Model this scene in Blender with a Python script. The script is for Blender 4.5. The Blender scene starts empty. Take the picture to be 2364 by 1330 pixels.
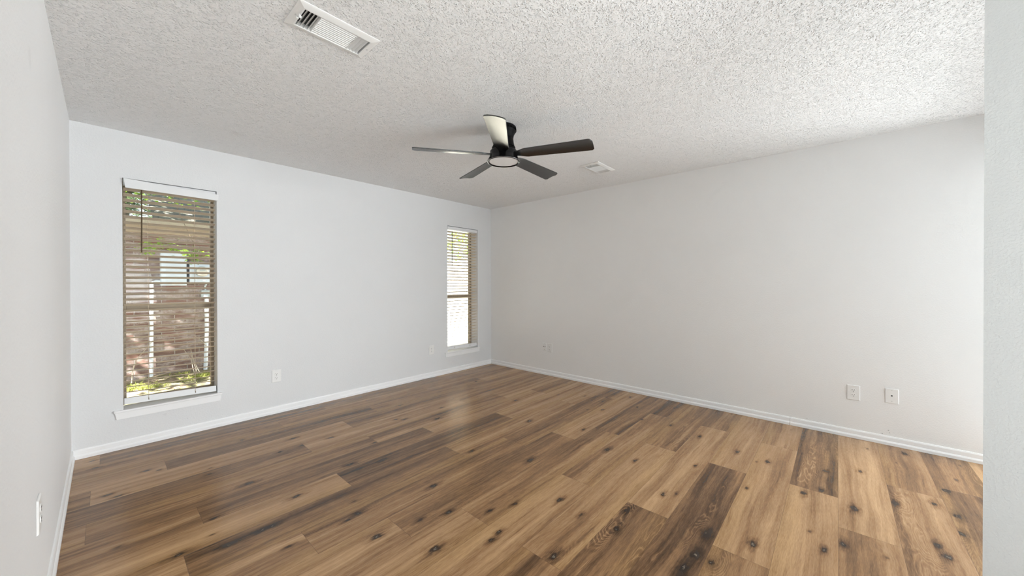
import bpy, bmesh, math, random
from mathutils import Vector, Matrix
random.seed(7)
S = bpy.context.scene
COL = S.collection
PI = math.pi
# ------------------------------------------------------------------ camera, sky, sun, large lights, exposure
W_PX, H_PX = 2364, 1330
F_PX, YAW, PITCH, ROLL, CY, CAM_H = 841.28, 0.7291, -0.0043, -0.0015, 658.2, 1.2677
fw = Vector((math.cos(YAW), math.sin(YAW), 0)); rt = Vector((math.sin(YAW), -math.cos(YAW), 0)); up = Vector((0, 0, 1))
fw, up = math.cos(PITCH)*fw + math.sin(PITCH)*up, -math.sin(PITCH)*fw + math.cos(PITCH)*up
rt, up = math.cos(ROLL)*rt + math.sin(ROLL)*up, -math.sin(ROLL)*rt + math.cos(ROLL)*up
cam = bpy.data.objects.new('camera', bpy.data.cameras.new('camera')); COL.objects.link(cam)
M = Matrix((rt, up, -fw)).transposed().to_4x4(); M.translation = (0, 0, CAM_H)
cam.matrix_world = M
cam.data.sensor_width = 36; cam.data.sensor_fit = 'HORIZONTAL'
cam.data.lens = F_PX*36/W_PX
cam.data.shift_y = -(H_PX/2 - CY)/W_PX
cam.data.clip_start = 0.01
S.camera = cam
S.view_settings.view_transform = 'Standard'; S.view_settings.look = 'None'
S.view_settings.gamma = 1; S.view_settings.use_curve_mapping = False
S.view_settings.exposure = 0.0
S.cycles.use_denoising = True
S.cycles.use_adaptive_sampling = True; S.cycles.adaptive_threshold = 0.015
S.cycles.max_bounces = 10; S.cycles.diffuse_bounces = 7; S.cycles.glossy_bounces = 4
S.cycles.transparent_max_bounces = 12
S.cycles.sample_clamp_indirect = 20.0

wd = bpy.data.worlds.new('sky'); S.world = wd; wd.use_nodes = True
bg = wd.node_tree.nodes['Background']
bg.inputs['Color'].default_value = (0.80, 0.90, 1.0, 1); bg.inputs['Strength'].default_value = 2.6

def lamp(name, kind, loc, direction, energy, color=(1, 1, 1), size=None, size_y=None, angle=None):
    l = bpy.data.lights.new(name, kind); l.energy = energy; l.color = color
    if kind == 'AREA':
        l.shape = 'RECTANGLE'; l.size = size; l.size_y = size_y
    if angle is not None: l.angle = angle
    o = bpy.data.objects.new(name, l); COL.objects.link(o); o.location = loc
    o.rotation_euler = Vector(direction).to_track_quat('-Z', 'Y').to_euler()
    return o
lamp('sun', 'SUN', (0, 0, 8), (0.62, 0.33, -0.71), 72.0, (1.0, 0.96, 0.89), angle=math.radians(0.6))
# daylight slanting in through the glazed doors of the open area round the corner at the right, mostly onto its floor
DAY = (0.96, 0.985, 1.0)
lamp('hall_daylight', 'AREA', (5.0, -4.1, 1.15), (-.2, 1, -.3), 335.0, DAY, 2.2, 2.0)
# added fill lamp behind the camera, set in an invented window, aimed upward
lamp('rear_fill', 'AREA', (.30, -1.13, 1.15), (.2, 1, .6), 23.0, DAY, .7, 1.4)

# ------------------------------------------------------------------ material helpers
class NT:
    def __init__(s, mat):
        mat.use_nodes = True; s.t = mat.node_tree; s.n = s.t.nodes; s.l = s.t.links
        s.bsdf = s.n.get('Principled BSDF'); s.out = s.n.get('Material Output')
    def put(s, sock, v):
        if hasattr(v, 'is_output') or isinstance(v, bpy.types.NodeSocket): s.l.new(v, sock)
        elif isinstance(v, (tuple, list)):
            sock.default_value = tuple(v) + ((1,) if len(v) == 3 and sock.type == 'RGBA' else ())
        else: sock.default_value = v
    def m(s, op, a, b=None, c=None, clamp=False):
        n = s.n.new('ShaderNodeMath'); n.operation = op; n.use_clamp = clamp
        for i, v in enumerate((a, b, c)):
            if v is not None: s.put(n.inputs[i], v)
        return n.outputs[0]
    def vm(s, op, a, b=None, out=0):
        n = s.n.new('ShaderNodeVectorMath'); n.operation = op
        s.put(n.inputs[0], a)
        if b is not None: s.put(n.inputs[1], b)
        return n.outputs[out]
    def mix(s, f, a, b):
        n = s.n.new('ShaderNodeMix'); n.data_type = 'RGBA'
        s.put(n.inputs[0], f); s.put(n.inputs[6], a); s.put(n.inputs[7], b)
        return n.outputs[2]
    def noise(s, vec, scale, detail=2, rough=.5, dist=0):
        n = s.n.new('ShaderNodeTexNoise'); s.put(n.inputs['Vector'], vec)
        n.inputs['Scale'].default_value = scale; n.inputs['Detail'].default_value = detail
        n.inputs['Roughness'].default_value = rough; n.inputs['Distortion'].default_value = dist
        return n.outputs[0]
    def vor(s, vec, scale, feature='F1', rand=1, out=0):
        n = s.n.new('ShaderNodeTexVoronoi'); n.feature = feature; s.put(n.inputs['Vector'], vec)
        n.inputs['Scale'].default_value = scale; n.inputs['Randomness'].default_value = rand
        return n.outputs[out]
    def smooth(s, v, lo, hi, a=0., b=1.):
        n = s.n.new('ShaderNodeMapRange'); n.interpolation_type = 'SMOOTHSTEP'
        for i, q in enumerate((v, lo, hi, a, b)): s.put(n.inputs[i], q)
        return n.outputs[0]
    def sep(s, v):
        n = s.n.new('ShaderNodeSeparateXYZ'); s.put(n.inputs[0], v); return n.outputs
    def comb(s, x=0., y=0., z=0.):
        n = s.n.new('ShaderNodeCombineXYZ')
        for i, q in enumerate((x, y, z)): s.put(n.inputs[i], q)
        return n.outputs[0]
    def pos(s): return s.n.new('ShaderNodeNewGeometry').outputs['Position']
    def attr(s, name):
        n = s.n.new('ShaderNodeAttribute'); n.attribute_name = name; return n
    def ramp(s, f, stops):
        n = s.n.new('ShaderNodeValToRGB'); e = n.color_ramp.elements
        while len(e) < len(stops): e.new(.5)
        for q, (p, c) in zip(e, stops): q.position = p; q.color = (*c, 1)
        s.put(n.inputs[0], f); return n.outputs[0]
    def bump(s, h, dist, strength=1.0, normal=None):
        n = s.n.new('ShaderNodeBump'); n.inputs['Strength'].default_value = strength
        n.inputs['Distance'].default_value = dist; s.put(n.inputs['Height'], h)
        if normal is not None: s.put(n.inputs['Normal'], normal)
        return n.outputs[0]

def mat(name, color=(.8, .8, .8), rough=.5, metal=0., spec=.5):
    m = bpy.data.materials.new(name); k = NT(m)
    k.bsdf.inputs['Base Color'].default_value = (*color, 1)
    k.bsdf.inputs['Roughness'].default_value = rough
    k.bsdf.inputs['Metallic'].default_value = metal
    k.bsdf.inputs['Specular IOR Level'].default_value = spec
    m['k'] = 0
    return m, k

def tinted(name, color, rough=.5, metal=0., spec=.5, amount=.06, scale=30):
    """plain paint or plastic with a faint procedural unevenness"""
    m, k = mat(name, color, rough, metal, spec)
    v = k.noise(k.pos(), scale, 3)
    k.put(k.bsdf.inputs['Base Color'], k.mix(v, [c*(1-amount) for c in color], [min(1, c*(1+amount)) for c in color]))
    return m

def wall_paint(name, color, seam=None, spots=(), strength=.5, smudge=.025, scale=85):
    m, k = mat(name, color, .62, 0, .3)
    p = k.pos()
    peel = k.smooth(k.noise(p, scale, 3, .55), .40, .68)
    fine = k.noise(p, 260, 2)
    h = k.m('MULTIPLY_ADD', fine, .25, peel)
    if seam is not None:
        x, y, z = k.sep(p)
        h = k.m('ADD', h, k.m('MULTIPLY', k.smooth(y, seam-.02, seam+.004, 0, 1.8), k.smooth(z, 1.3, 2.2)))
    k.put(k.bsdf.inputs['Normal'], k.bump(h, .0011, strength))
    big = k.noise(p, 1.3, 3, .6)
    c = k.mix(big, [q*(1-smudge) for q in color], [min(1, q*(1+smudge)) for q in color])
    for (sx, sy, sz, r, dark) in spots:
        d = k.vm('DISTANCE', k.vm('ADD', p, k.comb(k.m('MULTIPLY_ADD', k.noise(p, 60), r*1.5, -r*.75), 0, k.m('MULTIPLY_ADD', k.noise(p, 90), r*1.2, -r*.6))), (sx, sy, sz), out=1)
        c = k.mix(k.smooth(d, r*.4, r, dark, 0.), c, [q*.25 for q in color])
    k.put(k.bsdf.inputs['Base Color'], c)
    return m

M_WALL_BACK = wall_paint('wall_paint_back', (.755, .762, .77), spots=[(.466, 4.105, .13, .006, .15), (.33, 4.105, .2, .012, .08)])
M_WALL_RIGHT = wall_paint('wall_paint_right', (.87, .868, .862), seam=.561, strength=.38, scale=110,
    spots=[(4.091, -.266, .078, .006, .6), (4.091, -.300, .112, .006, .55), (4.091, -.306, .094, .0045, .4), (4.091, .197, .08, .005, .5)])
M_WALL_LEFT = wall_paint('wall_paint_left', (.86, .864, .868), spots=[(-.161, 2.0, 2.02, .05, .06)])
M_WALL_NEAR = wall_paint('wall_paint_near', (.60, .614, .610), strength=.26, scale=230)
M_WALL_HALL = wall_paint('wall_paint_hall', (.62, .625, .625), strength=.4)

m, k = mat('popcorn_ceiling', (.80, .80, .795), .85, 0, .15)
p = k.pos()
nz = k.n.new('ShaderNodeTexNoise'); k.put(nz.inputs['Vector'], p); nz.inputs['Scale'].default_value = 130; nz.inputs['Detail'].default_value = 2
ws = k.n.new('ShaderNodeVectorMath'); ws.operation = 'SCALE'; k.put(ws.inputs[0], k.vm('SUBTRACT', nz.outputs['Color'], (.5, .5, .5))); ws.inputs['Scale'].default_value = .009
pw = k.vm('ADD', p, ws.outputs[0])
def grains(scale, keep, r0, r1):
    n = k.n.new('ShaderNodeTexVoronoi'); k.put(n.inputs['Vector'], pw); n.inputs['Scale'].default_value = scale
    cr, cg, cb = k.sep(n.outputs['Color'])
    rad = k.m('MULTIPLY_ADD', cg, r1-r0, r0)
    return k.m('MULTIPLY', k.smooth(k.m('DIVIDE', n.outputs['Distance'], rad), .25, 1.0, 1, 0), k.m('GREATER_THAN', cr, 1-keep))
crust = k.smooth(k.noise(p, 60, 3, .6), .44, .66)
msk = k.smooth(k.noise(p, 20, 3, .6), .34, .56, .45, 1.0)
h = k.m('MULTIPLY', k.m('MULTIPLY_ADD', crust, .25, k.m('MAXIMUM', grains(88, .62, .30, .58), k.m('MULTIPLY', grains(135, .7, .32, .6), .7))), msk)
h = k.m('ADD', h, k.m('MULTIPLY', k.noise(p, 300, 2), .10))
k.put(k.bsdf.inputs['Normal'], k.bump(h, .0052, 1.0))
spot = k.smooth(k.vm('DISTANCE', p, (.703, 3.506, 2.444), out=1), .02, .06, .10, 0.)
sx, sy, sz = k.sep(p)
k.put(k.bsdf.inputs['Base Color'], k.mix(spot, k.mix(k.noise(p, 2.2, 3), (.90, .905, .91), (.925, .93, .935)), (.35, .34, .33)))
M_CEIL = m

M_TRIM = tinted('trim_paint', (.90, .905, .91), .35, 0, .5, .02, 8)
M_PLATE = tinted('outlet_plastic', (.84, .84, .83), .35, 0, .5, .02, 40)
M_SLOT = tinted('dark_slot', (.02, .02, .02), .7)
M_VOID = tinted('black_slot', (.0015, .0015, .0015), .9, 0, .0)
M_SCREW = tinted('painted_screw', (.62, .62, .61), .35, .3)
M_VENT = tinted('vent_enamel', (.82, .82, .81), .38, 0, .5, .03, 25)
M_DUCT = tinted('duct_metal', (.20, .195, .19), .6, .2)
M_BLACK = tinted('fan_black_enamel', (.004, .004, .0045), .25, 0, .3, .1, 12)
M_SATIN = tinted('fan_black_satin', (.005, .005, .0055), .5, 0, .08, .1, 12)
M_RIM = tinted('fan_rim_metal', (.30, .30, .30), .25, .9)
M_BRONZE = tinted('bronze_aluminium', (.33, .27, .20), .45, .25, .5, .1, 20)
M_SIDING_WHITE = tinted('white_vinyl', (.82, .82, .82), .4)
M_RAIL_WHITE = tinted('blind_white', (.80, .81, .82), .4, 0, .5, .02, 10)

# fan blades: dark gloss with a faint brushed grain
m, k = mat('fan_blade_gloss', (.012, .012, .013), .2, 0, .5)
x, y, z = k.sep(k.n.new('ShaderNodeTexCoord').outputs['Object'])
g = k.noise(k.comb(k.m('MULTIPLY', x, 6), k.m('MULTIPLY', y, 160), z), 1, 3)
k.put(k.bsdf.inputs['Base Color'], k.mix(g, (.0045, .0045, .0047), (.0055, .0055, .0058)))
k.put(k.bsdf.inputs['Roughness'], k.m('MULTIPLY_ADD', g, .004, .27))
k.bsdf.inputs['IOR'].default_value = 1.88
M_BLADE = m

m, k = mat('frosted_diffuser', (.80, .80, .80), .45, 0, .4)
k.put(k.bsdf.inputs['Base Color'], k.mix(k.noise(k.pos(), 40), (.76, .76, .76), (.82, .82, .82)))
k.bsdf.inputs['Subsurface Weight'].default_value = .0
M_DIFF = m

def translucent(name, color, trans, rough=.45, amount=.1, scale=20, stretch=(1, 1, 1), share=.45):
    m, k = mat(name, color, rough, 0, .4)
    v = k.noise(k.vm('MULTIPLY', k.pos(), stretch), scale, 3)
    c = k.mix(v, [q*(1-amount) for q in color], [min(1, q*(1+amount)) for q in color])
    k.put(k.bsdf.inputs['Base Color'], c)
    t = k.n.new('ShaderNodeBsdfTranslucent'); k.put(t.inputs[0], trans)
    mx = k.n.new('ShaderNodeMixShader'); mx.inputs[0].default_value = share
    k.l.new(k.bsdf.outputs[0], mx.inputs[1]); k.l.new(t.outputs[0], mx.inputs[2]); k.l.new(mx.outputs[0], k.out.inputs[0])
    return m
M_SLAT = translucent('blind_slat_tan', (.66, .60, .535), (.95, .86, .72), .45, .03, 40, (.4, 1, 1), .46)
M_CORD = translucent('blind_cord', (.72, .62, .50), (.7, .6, .5), .8, .05, 50, share=.3)
M_WAND = translucent('tilt_wand_brown', (.13, .09, .05), (.35, .24, .12), .3, .1, 60, share=.3)
M_LEAF = translucent('green_leaf', (.16, .28, .05), (.45, .65, .08), .5, .35, 9, share=.5)
M_CROWN = translucent('canopy_leaf', (.10, .14, .05), (.2, .26, .08), .5, .3, 9, share=.2)
M_WEED = translucent('dry_green_weed', (.30, .33, .10), (.5, .5, .15), .6, .4, 14, share=.4)
M_TWIG = tinted('pale_dry_twig', (.40, .35, .29), .8, 0, .2, .25, 30)
M_BARK = tinted('tree_bark', (.14, .10, .07), .9, 0, .2, .3, 30)

m, k = mat('window_glass', (1, 1, 1), 0.02)
tr = k.n.new('ShaderNodeBsdfTransparent'); tr.inputs[0].default_value = (.94, .96, .95, 1)
gl = k.n.new('ShaderNodeBsdfGlossy'); gl.inputs['Roughness'].default_value = .01
fr = k.n.new('ShaderNodeFresnel'); fr.inputs[0].default_value = 1.45
mx = k.n.new('ShaderNodeMixShader')
dust = k.m('MULTIPLY', fr.outputs[0], k.m('MULTIPLY_ADD', k.noise(k.pos(), 5), .1, .75))
k.l.new(dust, mx.inputs[0]); k.l.new(tr.outputs[0], mx.inputs[1]); k.l.new(gl.outputs[0], mx.inputs[2]); k.l.new(mx.outputs[0], k.out.inputs[0])
M_GLASS = m

# neighbour's king-size brick
m, k = mat('red_brown_brick', (.3, .2, .16), .9, 0, .2)
x, y, z = k.sep(k.pos())
b = k.n.new('ShaderNodeTexBrick'); k.put(b.inputs['Vector'], k.comb(x, z, 0))
b.inputs['Scale'].default_value = 1; b.inputs['Brick Width'].default_value = .254; b.inputs['Row Height'].default_value = .078
b.inputs['Mortar Size'].default_value = .0055; b.inputs['Mortar Smooth'].default_value = .15; b.inputs['Bias'].default_value = -.1
b.inputs['Color1'].default_value = (.26, .145, .115, 1); b.inputs['Color2'].default_value = (.17, .115, .10, 1)
b.inputs['Mortar'].default_value = (.40, .36, .335, 1)
wash = k.m('MULTIPLY', k.smooth(k.noise(k.vm('MULTIPLY', k.pos(), (4, 4, 13)), 1, 3, .6), .42, .62), k.smooth(k.noise(k.pos(), 40, 4, .7), .34, .58, .25, .95))
speck = k.noise(k.pos(), 120, 3)
c = k.mix(wash, b.outputs['Color'], (.50, .43, .41))
k.put(k.bsdf.inputs['Base Color'], k.mix(k.m('MULTIPLY', speck, .45), c, (.12, .08, .07)))
k.put(k.bsdf.inputs['Normal'], k.bump(k.m('MULTIPLY_ADD', speck, .25, k.m('SUBTRACT', 1, b.outputs['Fac'])), .006, .8))
M_BRICK = m

m, k = mat('leaf_litter_ground', (.3, .25, .18), .95, 0, .1)
n1 = k.noise(k.pos(), 3.2, 5, .65); n2 = k.vor(k.pos(), 26, out=1)
c = k.mix(k.smooth(n1, .4, .6), (.24, .18, .13), (.17, .165, .085))
k.put(k.bsdf.inputs['Base Color'], k.mix(k.smooth(k.noise(k.pos(), 60, 4, .7), .5, .7), c, (.44, .36, .28)))
k.put(k.bsdf.inputs['Normal'], k.bump(k.noise(k.pos(), 55, 4, .7), .03, .8))
M_GROUND = m

m, k = mat('weathered_shingle', (.25, .23, .21), .95, 0, .1)
x, y, z = k.sep(k.pos())
b = k.n.new('ShaderNodeTexBrick'); k.put(b.inputs['Vector'], k.comb(x, y, 0))
b.inputs['Scale'].default_value = 1; b.inputs['Brick Width'].default_value = .3; b.inputs['Row Height'].default_value = .13
b.inputs['Mortar Size'].default_value = .004
b.inputs['Color1'].default_value = (.13, .13, .105, 1); b.inputs['Color2'].default_value = (.075, .07, .062, 1); b.inputs['Mortar'].default_value = (.03, .03, .03, 1)
k.put(k.bsdf.inputs['Base Color'], k.mix(k.m('MULTIPLY', k.noise(k.pos(), 150, 2), .5), b.outputs['Color'], (.16, .15, .13)))
M_SHINGLE = m

M_FASCIA = tinted('tan_fascia_paint', (.42, .35, .27), .7, 0, .3, .1, 6)
M_PANEL = tinted('meter_box_grey', (.60, .66, .75), .45, .1, .5, .05, 12)
M_DARKGAP = tinted('dark_gap_fill', (.05, .055, .07), .6)
M_PIPE = tinted('white_pvc', (.78, .82, .90), .4, 0, .5, .03, 9)
M_GREYBOX = tinted('grey_plastic', (.42, .45, .47), .5, 0, .5, .08, 20)
M_METER = tinted('meter_glass', (.60, .59, .55), .15, 0, .6, .05, 30)
m, k = mat('pale_fence_board', (.82, .80, .75), .8, 0, .2)
x, y, z = k.sep(k.pos())
g = k.noise(k.comb(k.m('MULTIPLY', x, 30), k.m('MULTIPLY', y, 30), k.m('MULTIPLY', z, 2)), 1, 4)
k.put(k.bsdf.inputs['Base Color'], k.mix(g, (.78, .75, .68), (.88, .86, .80)))
M_FENCE = m
m, k = mat('bounce_tile', (.6, .6, .6), .4)  # out-of-view floor, made pale for a neutral, brighter bounce of light
x, y, z = k.sep(k.pos())
b = k.n.new('ShaderNodeTexBrick'); k.put(b.inputs['Vector'], k.comb(x, y, 0)); b.offset = 0
b.inputs['Scale'].default_value = 1; b.inputs['Brick Width'].default_value = .45; b.inputs['Row Height'].default_value = .45; b.inputs['Mortar Size'].default_value = .003
b.inputs['Color1'].default_value = (.66, .655, .645, 1); b.inputs['Color2'].default_value = (.62, .615, .605, 1); b.inputs['Mortar'].default_value = (.4, .4, .39, 1)
k.put(k.bsdf.inputs['Base Color'], b.outputs['Color'])
M_BOUNCE_TILE = m
m, k = mat('bounce_concrete', (.6, .58, .54), .9, 0, .2)
k.put(k.bsdf.inputs['Base Color'], k.mix(k.noise(k.pos(), 6, 5, .6), (.58, .55, .50), (.72, .69, .64)))
M_BOUNCE_CONC = m

# ------------------------------------------------------------------ vinyl plank floor material
m, k = mat('oak_vinyl_plank', (.3, .2, .1), .4, 0, .36)
pu = k.attr('plank').outputs['Vector']
px, py, pz = k.sep(pu)
tone = k.attr('tone').outputs['Fac']; loops = k.attr('loops').outputs['Fac']; amb = k.attr('amber').outputs['Fac']
seed = k.m('MULTIPLY', pz, 7.31)
kn_dark = None; kn_eye = None; bend = None; halo = None
def warp(o, sx_, sy_): return k.m('SUBTRACT', k.noise(k.comb(k.m('MULTIPLY', px, sx_), k.m('MULTIPLY', py, sy_), k.m('ADD', seed, o)), 1, 3, .6), .5)
wx, wy = warp(3.3, 22, 60), warp(8.9, 22, 60)
for nm in ('knot_a', 'knot_b', 'knot_c', 'knot_d'):
    kx, ky, ks = k.sep(k.attr(nm).outputs['Vector'])
    dx = k.m('SUBTRACT', px, kx); dy = k.m('SUBTRACT', py, ky)
    q = k.m('MAXIMUM', ks, .001)
    ux = k.m('MULTIPLY_ADD', wx, 1.9, k.m('DIVIDE', dx, k.m('MULTIPLY', q, .027))); uy = k.m('MULTIPLY_ADD', wy, 2.3, k.m('DIVIDE', dy, k.m('MULTIPLY', q, .0165)))
    r = k.m('SQRT', k.m('ADD', k.m('MULTIPLY', ux, ux), k.m('MULTIPLY', uy, uy)))
    on = k.m('MINIMUM', k.m('MULTIPLY', ks, 1.3), 1.0)
    dk = k.m('MULTIPLY', k.smooth(r, .35, 1.25, 1, 0), on)
    ey = k.m('MULTIPLY', k.smooth(r, .0, .33, 1, 0), k.m('GREATER_THAN', ks, .75))
    hx_ = k.m('MULTIPLY_ADD', wx, 1.2, k.m('DIVIDE', dx, k.m('MULTIPLY', q, .085))); hy_ = k.m('MULTIPLY_ADD', wy, 1.2, k.m('DIVIDE', dy, k.m('MULTIPLY', q, .034)))
    ha = k.m('MULTIPLY', k.smooth(k.m('SQRT', k.m('ADD', k.m('MULTIPLY', hx_, hx_), k.m('MULTIPLY', hy_, hy_))), .15, 1.1, 1, 0), on)
    bx = k.m('MULTIPLY', dx, 9); by = k.m('MULTIPLY', dy, 17)
    be = k.m('MULTIPLY', k.m('MULTIPLY', k.m('EXPONENT', k.m('MULTIPLY', k.m('ADD', k.m('MULTIPLY', bx, bx), k.m('MULTIPLY', by, by)), -1)), on), .05)
    kn_dark = dk if kn_dark is None else k.m('MAXIMUM', kn_dark, dk)
    kn_eye = ey if kn_eye is None else k.m('MAXIMUM', kn_eye, ey)
    halo = ha if halo is None else k.m('MAXIMUM', halo, ha)
    bend = be if bend is None else k.m('ADD', bend, be)
# broad bands along the board, streaks, pores
gy = k.m('ADD', py, k.m('MULTIPLY_ADD', k.noise(k.comb(k.m('MULTIPLY', px, 1.6), k.m('MULTIPLY', py, 3), seed), 1, 2), .06, -.03))
band = k.noise(k.comb(k.m('MULTIPLY', px, .55), k.m('MULTIPLY', gy, 13), seed), 1, 2, .5)
med = k.noise(k.comb(k.m('MULTIPLY', px, 2.0), k.m('MULTIPLY', gy, 55), k.m('ADD', seed, 9.)), 1, 4, .6)
fine = k.noise(k.comb(k.m('MULTIPLY', px, 26), k.m('MULTIPLY', gy, 420), k.m('ADD', seed, 4.)), 1, 3, .6)
mott = k.noise(k.comb(k.m('MULTIPLY', px, 7), k.m('MULTIPLY', py, 16), k.m('ADD', seed, 2.)), 1, 4, .6)
streak = k.smooth(k.noise(k.comb(k.m('MULTIPLY', px, 2.6), k.m('MULTIPLY', gy, 38), k.m('ADD', seed, 17.)), 1, 3, .55), .60, .74)
# cathedral loops
lv = k.m('ADD', k.m('ADD', k.m('MULTIPLY', k.noise(k.comb(k.m('MULTIPLY', px, 1.0), k.m('MULTIPLY', py, 5), k.m('ADD', seed, 31.)), 1, 4, .55), 1.2), bend), k.m('MULTIPLY', py, 2.0))
lv = k.m('ADD', lv, k.m('MULTIPLY', bend, 5))
lines = k.m('SINE', k.m('MULTIPLY', lv, 120))
lmask = k.smooth(k.noise(k.comb(k.m('MULTIPLY', px, .9), k.m('MULTIPLY', py, 10), k.m('ADD', seed, 51.)), 1, 2), .47, .62)
lines = k.m('MULTIPLY', k.m('MULTIPLY', lines, lmask), loops)
v = k.m('ADD', k.m('MULTIPLY_ADD', tone, .50, .27), k.m('MULTIPLY', k.m('SUBTRACT', band, .5), .95))
v = k.m('ADD', v, k.m('MULTIPLY', k.m('SUBTRACT', med, .5), .62))
v = k.m('ADD', v, k.m('MULTIPLY', k.m('SUBTRACT', fine, .5), .50))
v = k.m('ADD', v, k.m('MULTIPLY', k.m('SUBTRACT', mott, .5), .25))
v = k.m('SUBTRACT', v, k.m('MULTIPLY', streak, .16))
v = k.m('ADD', v, k.m('MULTIPLY', k.smooth(lines, .40, .95), .20))
v = k.m('SUBTRACT', v, k.m('MULTIPLY', k.smooth(lines, .2, -.9), .07))
v = k.m('SUBTRACT', v, k.m('MULTIPLY', halo, .30))
col = k.ramp(v, [(0.0, (.040, .020, .009)), (.25, (.130, .068, .031)), (.5, (.285, .157, .073)), (.75, (.445, .268, .135)), (1.0, (.60, .39, .21))])
ae = k.m('MULTIPLY', amb, k.m('SUBTRACT', py, .114))         # +: amber on one edge, -: on the other
amask = k.m('MULTIPLY', k.smooth(k.m('ADD', ae, k.m('MULTIPLY_ADD', k.m('ADD', band, med), .10, -.10)), .015, .095), .55)
col = k.mix(amask, col, k.mix(k.m('MULTIPLY_ADD', k.m('ADD', fine, k.m('SUBTRACT', v, .5)), 1.1, -.05), (.25, .132, .050), (.50, .305, .138)))
col = k.mix(k.m('MULTIPLY', kn_dark, .93), col, (.022, .014, .010))
col = k.mix(k.m('MULTIPLY', kn_eye, .55), col, (.34, .29, .22))
edge = k.m('MINIMUM', py, k.m('SUBTRACT', .2275, py))
endd = k.m('MINIMUM', px, k.m('SUBTRACT', 1.52, px))
groove = k.smooth(k.m('MINIMUM', edge, endd), .0003, .0016, 1, 0)
col = k.mix(k.m('MULTIPLY', groove, .45), col, (.05, .03, .02))
k.put(k.bsdf.inputs['Base Color'], col)
k.put(k.bsdf.inputs['Roughness'], k.m('MULTIPLY_ADD', med, .03, .245))
k.put(k.bsdf.inputs['Normal'], k.bump(k.m('SUBTRACT', k.m('MULTIPLY', fine, .5), k.m('MULTIPLY', groove, 2)), .0004, .25))
M_FLOOR = m

# ------------------------------------------------------------------ geometry helpers
def box(bm, x0, x1, y0, y1, z0, z1, skip=()):
    v = [bm.verts.new((x, y, z)) for x in (x0, x1) for y in (y0, y1) for z in (z0, z1)]
    f = {'x-': (0, 1, 3, 2), 'x+': (4, 6, 7, 5), 'y-': (0, 4, 5, 1), 'y+': (2, 3, 7, 6), 'z-': (0, 2, 6, 4), 'z+': (1, 5, 7, 3)}
    for key, q in f.items():
        if key not in skip: bm.faces.new([v[i] for i in q])
def prism(bm, poly, axis, a, b):
    """closed polygon (list of 2-D points) extruded along an axis from a to b"""
    def P(u, w, t): return {'x': (t, u, w), 'y': (u, t, w), 'z': (u, w, t)}[axis]
    A = [bm.verts.new(P(u, w, a)) for u, w in poly]; B = [bm.verts.new(P(u, w, b)) for u, w in poly]
    n = len(poly)
    for i in range(n): bm.faces.new((A[i], A[(i+1) % n], B[(i+1) % n], B[i]))
    bm.faces.new(A[::-1]); bm.faces.new(B)
def lathe(bm, prof, seg=64, cap=True):
    rings = [[bm.verts.new((r*math.cos(2*PI*i/seg), r*math.sin(2*PI*i/seg), z)) for i in range(seg)] for r, z in prof]
    for A, B in zip(rings, rings[1:]):
        for i in range(seg): bm.faces.new((A[i], A[(i+1) % seg], B[(i+1) % seg], B[i]))
    if cap: bm.faces.new(rings[0]); bm.faces.new(rings[-1])
def tube(bm, pts, r, seg=10, r1=None):
    pts = [Vector(p) for p in pts]; rings = []; n = len(pts)
    for i, p in enumerate(pts):
        t = (pts[min(i+1, n-1)] - pts[max(i-1, 0)]).normalized()
        a = t.orthogonal().normalized() if i == 0 else (a - t*a.dot(t)).normalized()
        b = t.cross(a); q = r if r1 is None else r + (r1-r)*i/(n-1)
        rings.append([bm.verts.new(p + q*(math.cos(2*PI*j/seg)*a + math.sin(2*PI*j/seg)*b)) for j in range(seg)])
    for A, B in zip(rings, rings[1:]):
        for j in range(seg): bm.faces.new((A[j], A[(j+1) % seg], B[(j+1) % seg], B[j]))
    bm.faces.new(rings[0]); bm.faces.new(rings[-1])
def obj(name, bm, material, parent=None, bevel=0, smooth=False, loc=None, rot=None):
    bmesh.ops.recalc_face_normals(bm, faces=bm.faces[:])
    me = bpy.data.meshes.new(name); bm.to_mesh(me); bm.free()
    if smooth:
        for f in me.polygons: f.use_smooth = True
        try: me.set_sharp_from_angle(angle=math.radians(38))
        except Exception: pass
    me.materials.append(material)
    o = bpy.data.objects.new(name, me); COL.objects.link(o)
    if bevel:
        b = o.modifiers.new('bevel', 'BEVEL'); b.width = bevel; b.segments = 2; b.limit_method = 'ANGLE'; b.angle_limit = math.radians(40)
    if parent: o.parent = parent
    if loc is not None: o.location = loc
    if rot is not None: o.rotation_euler = rot
    return o
def tag(o, label, cat, group=None, kind=None):
    o['label'] = label; o['category'] = cat
    if group: o['group'] = group
    if kind: o['kind'] = kind
    return o
def thing(name, label, cat, loc=(0, 0, 0), rot=(0, 0, 0), group=None):
    o = bpy.data.objects.new(name, None); o.empty_display_size = .1; COL.objects.link(o)
    o.location = loc; o.rotation_euler = rot
    return tag(o, label, cat, group)
def struct(name, bm, material, label, cat, bevel=0, smooth=False):
    o = obj(name, bm, material, None, bevel, smooth); return tag(o, label, cat, kind='structure')
def copy_tree(o, parent=None):
    c = o.copy(); COL.objects.link(c)
    if parent is not None: c.parent = parent
    for ch in list(o.children): copy_tree(ch, c)
    return c
B = bmesh.new

# ------------------------------------------------------------------ room shell
XL, XR, YB, ZC = -.1612, 4.0914, 4.1046, 2.4437
YN, YH, YR = -1.15, -4.2, -.92   # wall behind the camera, far end of the open area, end of the right wall
WT = .16
W1 = (.096, .668, .300, 2.087); W2 = (3.228, 3.810, .300, 2.087)

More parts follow.
